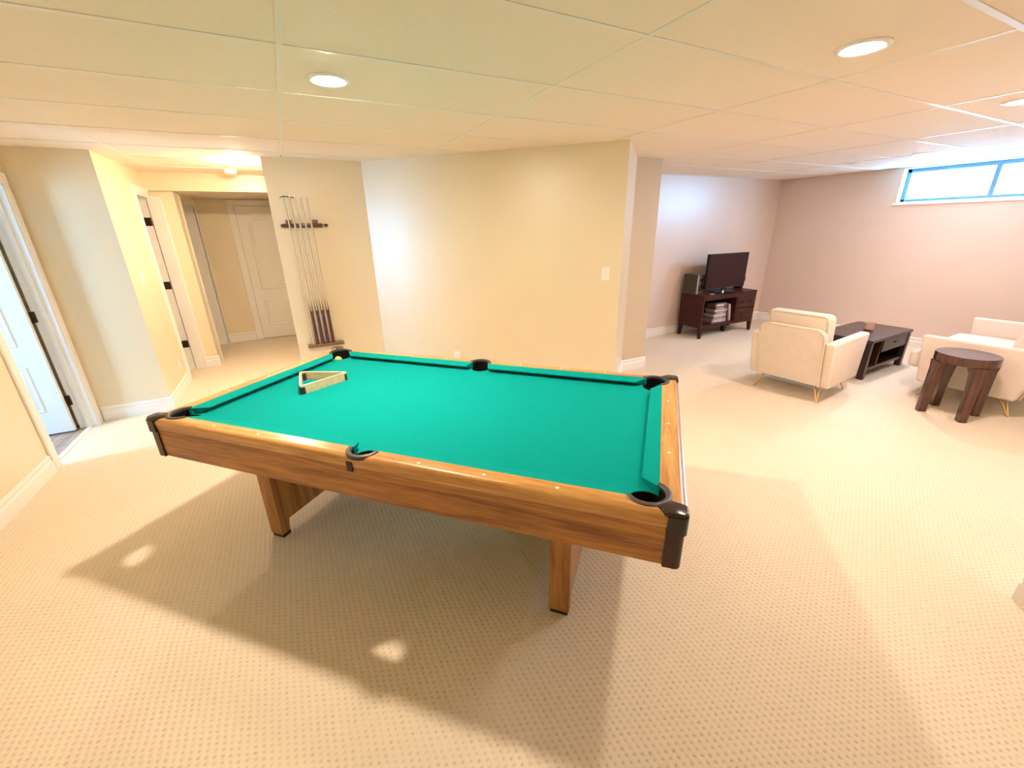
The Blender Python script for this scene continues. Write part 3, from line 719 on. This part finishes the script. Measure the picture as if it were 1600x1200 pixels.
# ------------------------------------------------------------------ seating
def pillow(x0, x1, y0, y1, z0, z1, bev=0.04, seg=4, crown=0.0, lean=0.0):
    bm = box(x0, x1, y0, y1, z0, z1, bev=bev, seg=seg)
    if crown:
        cx, cy = (x0+x1)/2, (y0+y1)/2
        bmesh.ops.subdivide_edges(bm, edges=[e for e in bm.edges if e.calc_length() > 0.15], cuts=5, use_grid_fill=True)
        for v in bm.verts:
            u, w = 2*(v.co.x-cx)/(x1-x0), 2*(v.co.y-cy)/(y1-y0)
            if v.co.z > (z0+z1)/2: v.co.z += crown*max(0, 1-u*u)*max(0, 1-w*w)
    if lean:
        for v in bm.verts: v.co.y -= (v.co.z-z0)*lean
    return bm
def seat(name, label, cat, loc, rz, w, n):
    t = thing(name, label, cat, loc, rz); h = w/2
    obj('seat_base', prism([(-0.32, 0.165), (0.33, 0.165), (0.36, 0.27), (-0.34, 0.27)], -h+0.08, h-0.08, axis='x', bev=0.01), 'fabric', t, smooth=True)
    for s in (-1, 1):
        a, b = sorted((s*h, s*(h-0.09)))
        prof = [(-0.325, 0.160), (0.335, 0.160), (0.395, 0.612), (-0.425, 0.612)]
        arm = obj('arm', prism(prof, a, b, axis='x', bev=0.022, seg=3), 'fabric', t, smooth=True)
        pp = [(s*(h-0.004), y, z) for y, z in ((-0.30, 0.585), (0.37, 0.588))]
        obj('piping', tube(bmesh.new(), [(s*(h-0.012), -0.40, 0.602), (s*(h-0.012), 0.37, 0.602)], 0.005, 8), 'piping', arm, smooth=True)
    # back shell with rounded top corners, leaning
    bw = h-0.085; r = 0.09; ol = [(-bw, 0.165), (bw, 0.165)]
    for k in range(7):
        a = PI/2*k/6; ol.append((bw-r+r*math.cos(a), 0.725-r+r*math.sin(a)))
    for k in range(7):
        a = PI/2+PI/2*k/6; ol.append((-bw+r+r*math.cos(a), 0.725-r+r*math.sin(a)))
    bm = prism(ol, -0.335, -0.255, axis='y', bev=0.012, seg=2)
    ln = lambda v: v-(0.22*0)  
    for v in bm.verts: v.co.y -= max(0, v.co.z-0.165)*0.215
    bk = obj('backrest', bm, 'fabric', t, smooth=True)
    pts = [(x, -0.337-max(0, z-0.165)*0.215, z) for x, z in ol[1:]]+[(-bw, -0.337, 0.165)]
    obj('piping', tube(bmesh.new(), pts, 0.007, 8), 'piping', bk, smooth=True)
    cw = (w-0.19)/n
    for k in range(n):
        x0 = -h+0.095+k*cw
        obj('seat_cushion', pillow(x0+0.004, x0+cw-0.004, -0.24, 0.47, 0.265, 0.43, crown=0.03), 'fabric', t, smooth=True)
        bc = obj('back_cushion', pillow(x0+0.006, x0+cw-0.006, -0.30, -0.13, 0.42, 0.85, bev=0.05, lean=0.20), 'fabric', t, smooth=True)
        xa, xb, zt, zb = x0+0.02, x0+cw-0.02, 0.838, 0.47
        yy = lambda z: -0.303-(z-0.42)*0.20
        pts = [(xa, yy(zb), zb), (xa, yy(zt-.05), zt-.05), (xa+.015, yy(zt-.015), zt-.015), (xa+.05, yy(zt), zt), (xb-.05, yy(zt), zt), (xb-.015, yy(zt-.015), zt-.015), (xb, yy(zt-.05), zt-.05), (xb, yy(zb), zb)]
        pts = [(x, y+0.012, z) for x, y, z in pts]
        obj('piping', tube(bmesh.new(), pts, 0.006, 8), 'piping', bc, smooth=True)
    for sx in (-1, 1):
        for sy in (-1, 1):
            fx_, fy_ = sx*(h-0.075), sy*0.315
            bm = tube(bmesh.new(), [(sx*(h-0.15), sy*0.25, 0.17), (fx_, fy_, 0.006), ], 0.0075, 8)
            tube(bm, [(sx*(h-0.115), sy*0.20, 0.17), (fx_, fy_, 0.006)], 0.0075, 8)
            tube(bm, [(fx_, fy_, 0.0), (fx_, fy_, 0.010)], 0.009, 8)
            obj('leg', bm, 'gold', t, smooth=True)
    return t
seat('armchair', 'cream armchair seen from behind on thin gold hairpin legs', 'armchair', (4.01, 0.205, 0), math.radians(-83.5), 0.75, 1)
seat('loveseat', 'cream two seat sofa behind the round stool at the right edge', 'sofa', (5.497, -0.776, 0), math.radians(3), 1.52, 2)

# ------------------------------------------------------------------ coffee table and candle jar
ct = thing('coffee_table', 'low dark brown coffee table with drawer and open shelf', 'coffee table', (5.305, 0.275, 0), math.radians(2.5))
hx, hy = 0.505, 0.27
obj('table_top', box(-hx-0.008, hx+0.008, -hy-0.008, hy+0.008, 0.415, 0.445, bev=0.003), 'coffee', ct)
for sx in (-1, 1):
    for sy in (-1, 1): obj('leg', box(*sorted((sx*hx, sx*(hx-0.06))), *sorted((sy*hy, sy*(hy-0.06))), 0, 0.415, bev=0.003, seg=1), 'coffee', ct)
obj('shelf', box(-hx+0.03, hx-0.03, -hy+0.015, hy-0.015, 0.085, 0.12), 'coffee', ct)
for s in (-1, 1): obj('end_panel', box(*sorted((s*(hx-0.02), s*(hx-0.035))), -hy+0.05, hy-0.05, 0.12, 0.415), 'coffee', ct)
obj('divider', box(-0.20, -0.18, -hy+0.02, hy-0.02, 0.12, 0.415), 'coffee', ct)
obj('back_panel', box(-hx+0.05, hx-0.05, hy-0.035, hy-0.02, 0.12, 0.415), 'espresso_in', ct)
dr = obj('drawer', box(-0.178, hx-0.062, -hy+0.006, -hy+0.026, 0.265, 0.405, bev=0.003, seg=1), 'coffee', ct)
obj('handle', box(0.10, 0.17, -hy-0.010, -hy+0.007, 0.342, 0.354, bev=0.003), 'bronze', dr)
obj('drawer_box', box(-0.17, hx-0.07, -hy+0.026, hy-0.04, 0.27, 0.40), 'espresso_in', ct)
cj = thing('candle_jar', 'small pinkish glass candle jar on the coffee table', 'candle', (5.36, 0.268, 0.445))
obj('glass', lathe([(0.001, 0.002), (0.040, 0.002), (0.050, 0.012), (0.056, 0.090), (0.053, 0.090), (0.047, 0.016), (0.001, 0.008)], 28), 'jar', cj, smooth=True)
obj('wax', lathe([(0.001, 0.010), (0.046, 0.016), (0.049, 0.055), (0.001, 0.056)], 24), 'wax', cj, smooth=True)

# ------------------------------------------------------------------ round stool
st = thing('round_stool', 'dark brown round wooden stool standing in front of the sofa', 'stool', (4.495, -0.83, 0))
ZT = 0.560
obj('seat', lathe([(0.001, ZT-0.075), (0.198, ZT-0.075), (0.208, ZT-0.070), (0.208, ZT-0.004), (0.204, ZT), (0.001, ZT)], 48), 'stool', st, smooth=True)
for sx in (-1, 1):
    for sy in (-1, 1):
        a = math.atan2(sy, sx)
        bm = bmesh.new()
        prof = []
        for z, ro, ri, hw in ((0.0, 0.222, 0.165, 0.027), (0.25, 0.219, 0.160, 0.032), (ZT-0.14, 0.214, 0.150, 0.042), (ZT-0.074, 0.212, 0.130, 0.062)):
            prof.append([bm.verts.new((r*math.cos(a)-h_*math.sin(a), r*math.sin(a)+h_*math.cos(a), z)) for r, h_ in ((ro, -hw), (ro+0.004, 0), (ro, hw), (ri, hw), (ri, -hw))])
        for A, B in zip(prof, prof[1:]):
            for k in range(5): bm.faces.new((A[k], A[(k+1) % 5], B[(k+1) % 5], B[k]))
        bm.faces.new(prof[0]); bm.faces.new(prof[-1]); bmesh.ops.recalc_face_normals(bm, faces=bm.faces)
        obj('leg', bm, 'stool', st, smooth=True)

# ------------------------------------------------------------------ television stand and what stands on it
ts = thing('television_stand', 'dark espresso television stand with open bay and two drawers', 'media cabinet', (5.39, 2.33, 0))
X0, X1, Y0, Y1 = -0.61, 0.61, -0.21, 0.21
obj('top', box(X0-0.004, X1+0.004, Y0-0.004, Y1, 0.618, 0.650, bev=0.003, seg=1), 'espresso', ts)
for a, b in ((X0, X0+0.03), (0.145, 0.17), (X1-0.03, X1)): obj('side_panel', box(a, b, Y0+.002, Y1, 0.17, 0.618), 'espresso', ts)
obj('bottom_panel', box(X0+0.03, X1-0.03, Y0+.002, Y1, 0.155, 0.195), 'espresso', ts)
obj('top_rail', box(X0+0.03, X1-0.03, Y0+.001, Y0+0.03, 0.575, 0.618), 'espresso', ts)
obj('back_panel', box(X0+0.03, X1-0.03, Y1-0.012, Y1, 0.195, 0.618), 'espresso_in', ts)
for z0, z1 in ((0.395, 0.572), (0.20, 0.385)):
    d = obj('drawer', box(0.175, X1-0.034, Y0-0.004, Y0+0.30, z0, z1, bev=0.003, seg=1), 'espresso', ts)
    for x in (0.28, 0.47): obj('knob', lathe([(0.001, 0.024), (0.012, 0.022), (0.014, 0.014), (0.007, 0.006), (0.007, 0.0)], 14), 'espresso_in', d, smooth=True, loc=(x, Y0-0.004, (z0+z1)/2), rot=(PI/2, 0, 0))
for sx in (-1, 1):
    for y in (Y0, Y1):
        cx = sx*0.61; bm = bmesh.new()
        x_a, x_b = sorted((cx, cx-sx*0.06)); y_a, y_b = sorted((y, y-math.copysign(0.05, y)))
        tp = [(x_a, y_a), (x_b, y_a), (x_b, y_b), (x_a, y_b)]
        x_c, x_d = sorted((cx, cx-sx*0.04)); y_c, y_d = sorted((y, y-math.copysign(0.035, y)))
        bt = [(x_c, y_c), (x_d, y_c), (x_d, y_d), (x_c, y_d)]
        A = [bm.verts.new((*p, 0.17)) for p in tp]; B = [bm.verts.new((*p, 0)) for p in bt]
        bm.faces.new(A); bm.faces.new(B)
        for k in range(4): bm.faces.new((A[k], A[(k+1) % 4], B[(k+1) % 4], B[k]))
        bmesh.ops.recalc_face_normals(bm, faces=bm.faces); obj('leg', bm, 'espresso', ts)
obj('center_foot', box(0.14, 0.19, -0.06, 0.0, 0, 0.155), 'espresso', ts)
# cases in the open bay
ordn = ['lowest', 'second lowest', 'third lowest', 'middle', 'third highest', 'second highest', 'topmost']
z = 0.195; hs = [0.060, 0.028, 0.048, 0.030, 0.045, 0.034, 0.058]; ws = [0.30, 0.28, 0.29, 0.26, 0.28, 0.25, 0.24]
mats_ = ['case2', 'case1', 'case4', 'case3', 'case2', 'case5', 'case1']
for i in range(7):
    c = thing('media_case', ordn[i]+' case in the flat stack inside the television stand', 'media case', (5.280+random.uniform(-.008, .008), 2.275, z), random.uniform(-.06, .06), 'cases stacked in the television stand')
    w_ = ws[i]/2
    obj('cover', box(-w_, w_, -0.09, 0.09, 0.0005, hs[i]-0.0005, bev=0.002, seg=1), mats_[i], c)
    obj('spine_label', box(-w_*0.75, w_*0.45, -0.0925, -0.089, hs[i]*.2, hs[i]*.75), 'case6' if i % 2 == 0 else 'case4', c)
    z += hs[i]
for i, (x, lean, m_, lb) in enumerate(((5.469, 0.18, 'case1', 'dark case leaning against the stack in the television stand'), (5.5025, 0.18, 'case6', 'pale case leaning outermost against the stack in the television stand'))):
    c = thing('media_case', lb, 'media case', (x, 2.265, 0.1955), 0, 'cases leaning in the television stand'); c.rotation_euler = (0, -lean, 0)
    obj('cover', box(0, 0.030, -0.09, 0.09, 0.0, 0.27, bev=0.003, seg=1), m_, c)
    obj('spine_label', box(0.004, 0.026, -0.0925, -0.089, 0.03, 0.24), 'case6' if i else 'case0', c)
# television
tv = thing('television', 'black flat screen television on the dark stand', 'television', (5.34, 2.235, 0.65), math.radians(-0.8))
obj('body', box(-0.437, 0.437, -0.018, 0.028, 0.075, 0.585, bev=0.006), 'black', tv)
obj('screen', box(-0.423, 0.423, -0.0195, -0.017, 0.100, 0.572), 'screen', tv)
obj('neck', box(-0.05, 0.05, -0.012, 0.02, 0.018, 0.09, bev=0.004), 'black', tv)
obj('base', lathe([(0.001, 0.0), (0.19, 0.0), (0.20, 0.006), (0.19, 0.014), (0.03, 0.022), (0.001, 0.022)], 40), 'black', tv, smooth=True)
obj('base_badge', box(-0.16, -0.13, -0.165, -0.150, 0.012, 0.055, bev=0.003), 'pearl', tv)
tv.children[3].scale = (1, 0.6, 1)
for ch in tv.children:
    if ch.name.startswith('base_badge'): ch.location = (0.0, 0.06, 0)
# speakers
def speaker(label, loc, rz, h_, w_, d_):
    t = thing('speaker', label, 'speaker', loc, rz)
    obj('cabinet', box(-w_/2, w_/2, -d_/2, d_/2, 0, h_, bev=0.006), 'speaker_side', t)
    b = obj('baffle', box(-w_/2+0.004, w_/2-0.004, -d_/2-0.010, -d_/2+0.002, 0.006, h_-0.006, bev=0.006), 'speaker_front', t)
    obj('edge_strip', box(-w_/2+0.002, -w_/2+0.022, -d_/2-0.013, -d_/2, 0.006, h_-0.006, bev=0.003), 'silverplastic', b)
    obj('tweeter', lathe([(0.001, 0.004), (0.016, 0.006), (0.026, 0.012), (0.030, 0.0)], 20), 'black', b, smooth=True, loc=(0.012, -d_/2-0.008, h_*0.72), rot=(PI/2, 0, 0))
    obj('woofer', lathe([(0.001, 0.002), (0.03, 0.004), (0.050, 0.010), (0.056, 0.0)], 24), 'speaker_side', b, smooth=True, loc=(0.012, -d_/2-0.008, h_*0.34), rot=(PI/2, 0, 0))
    return t
sp1 = speaker('grey shelf speaker left of the television on the dark stand', (4.862, 2.42, 0.65), math.radians(2), 0.295, 0.15, 0.24)
rt = thing('speaker', 'black curvy edged speaker half hidden right of the television', 'speaker', (5.965, 2.44, 0.65), 0)
prof = [(0.001, 0.0), (0.085, 0.0), (0.095, 0.03), (0.085, 0.09), (0.100, 0.15), (0.090, 0.21), (0.072, 0.25), (0.085, 0.295), (0.080, 0.31), (0.001, 0.312)]
obj('cabinet', lathe([(r*0.8, z) for r, z in prof], 28), 'black', rt, smooth=True)
obj('grille', lathe([(0.001, 0.004), (0.05, 0.006), (0.058, 0.0)], 20), 'speaker_side', rt, smooth=True, loc=(0, -0.072, 0.15), rot=(PI/2, 0, 0))
rc = thing('remote_control', 'small pale remote lying beside the grey shelf speaker', 'remote', (5.0, 2.17, 0.6505), 0.3)
obj('casing', box(-0.05, 0.05, -0.018, 0.018, 0, 0.016, bev=0.005), 'silverplastic', rc)
obj('keypad', box(-0.035, 0.035, -0.010, 0.010, 0.015, 0.018, bev=0.001, seg=1), 'speaker_front', rc)
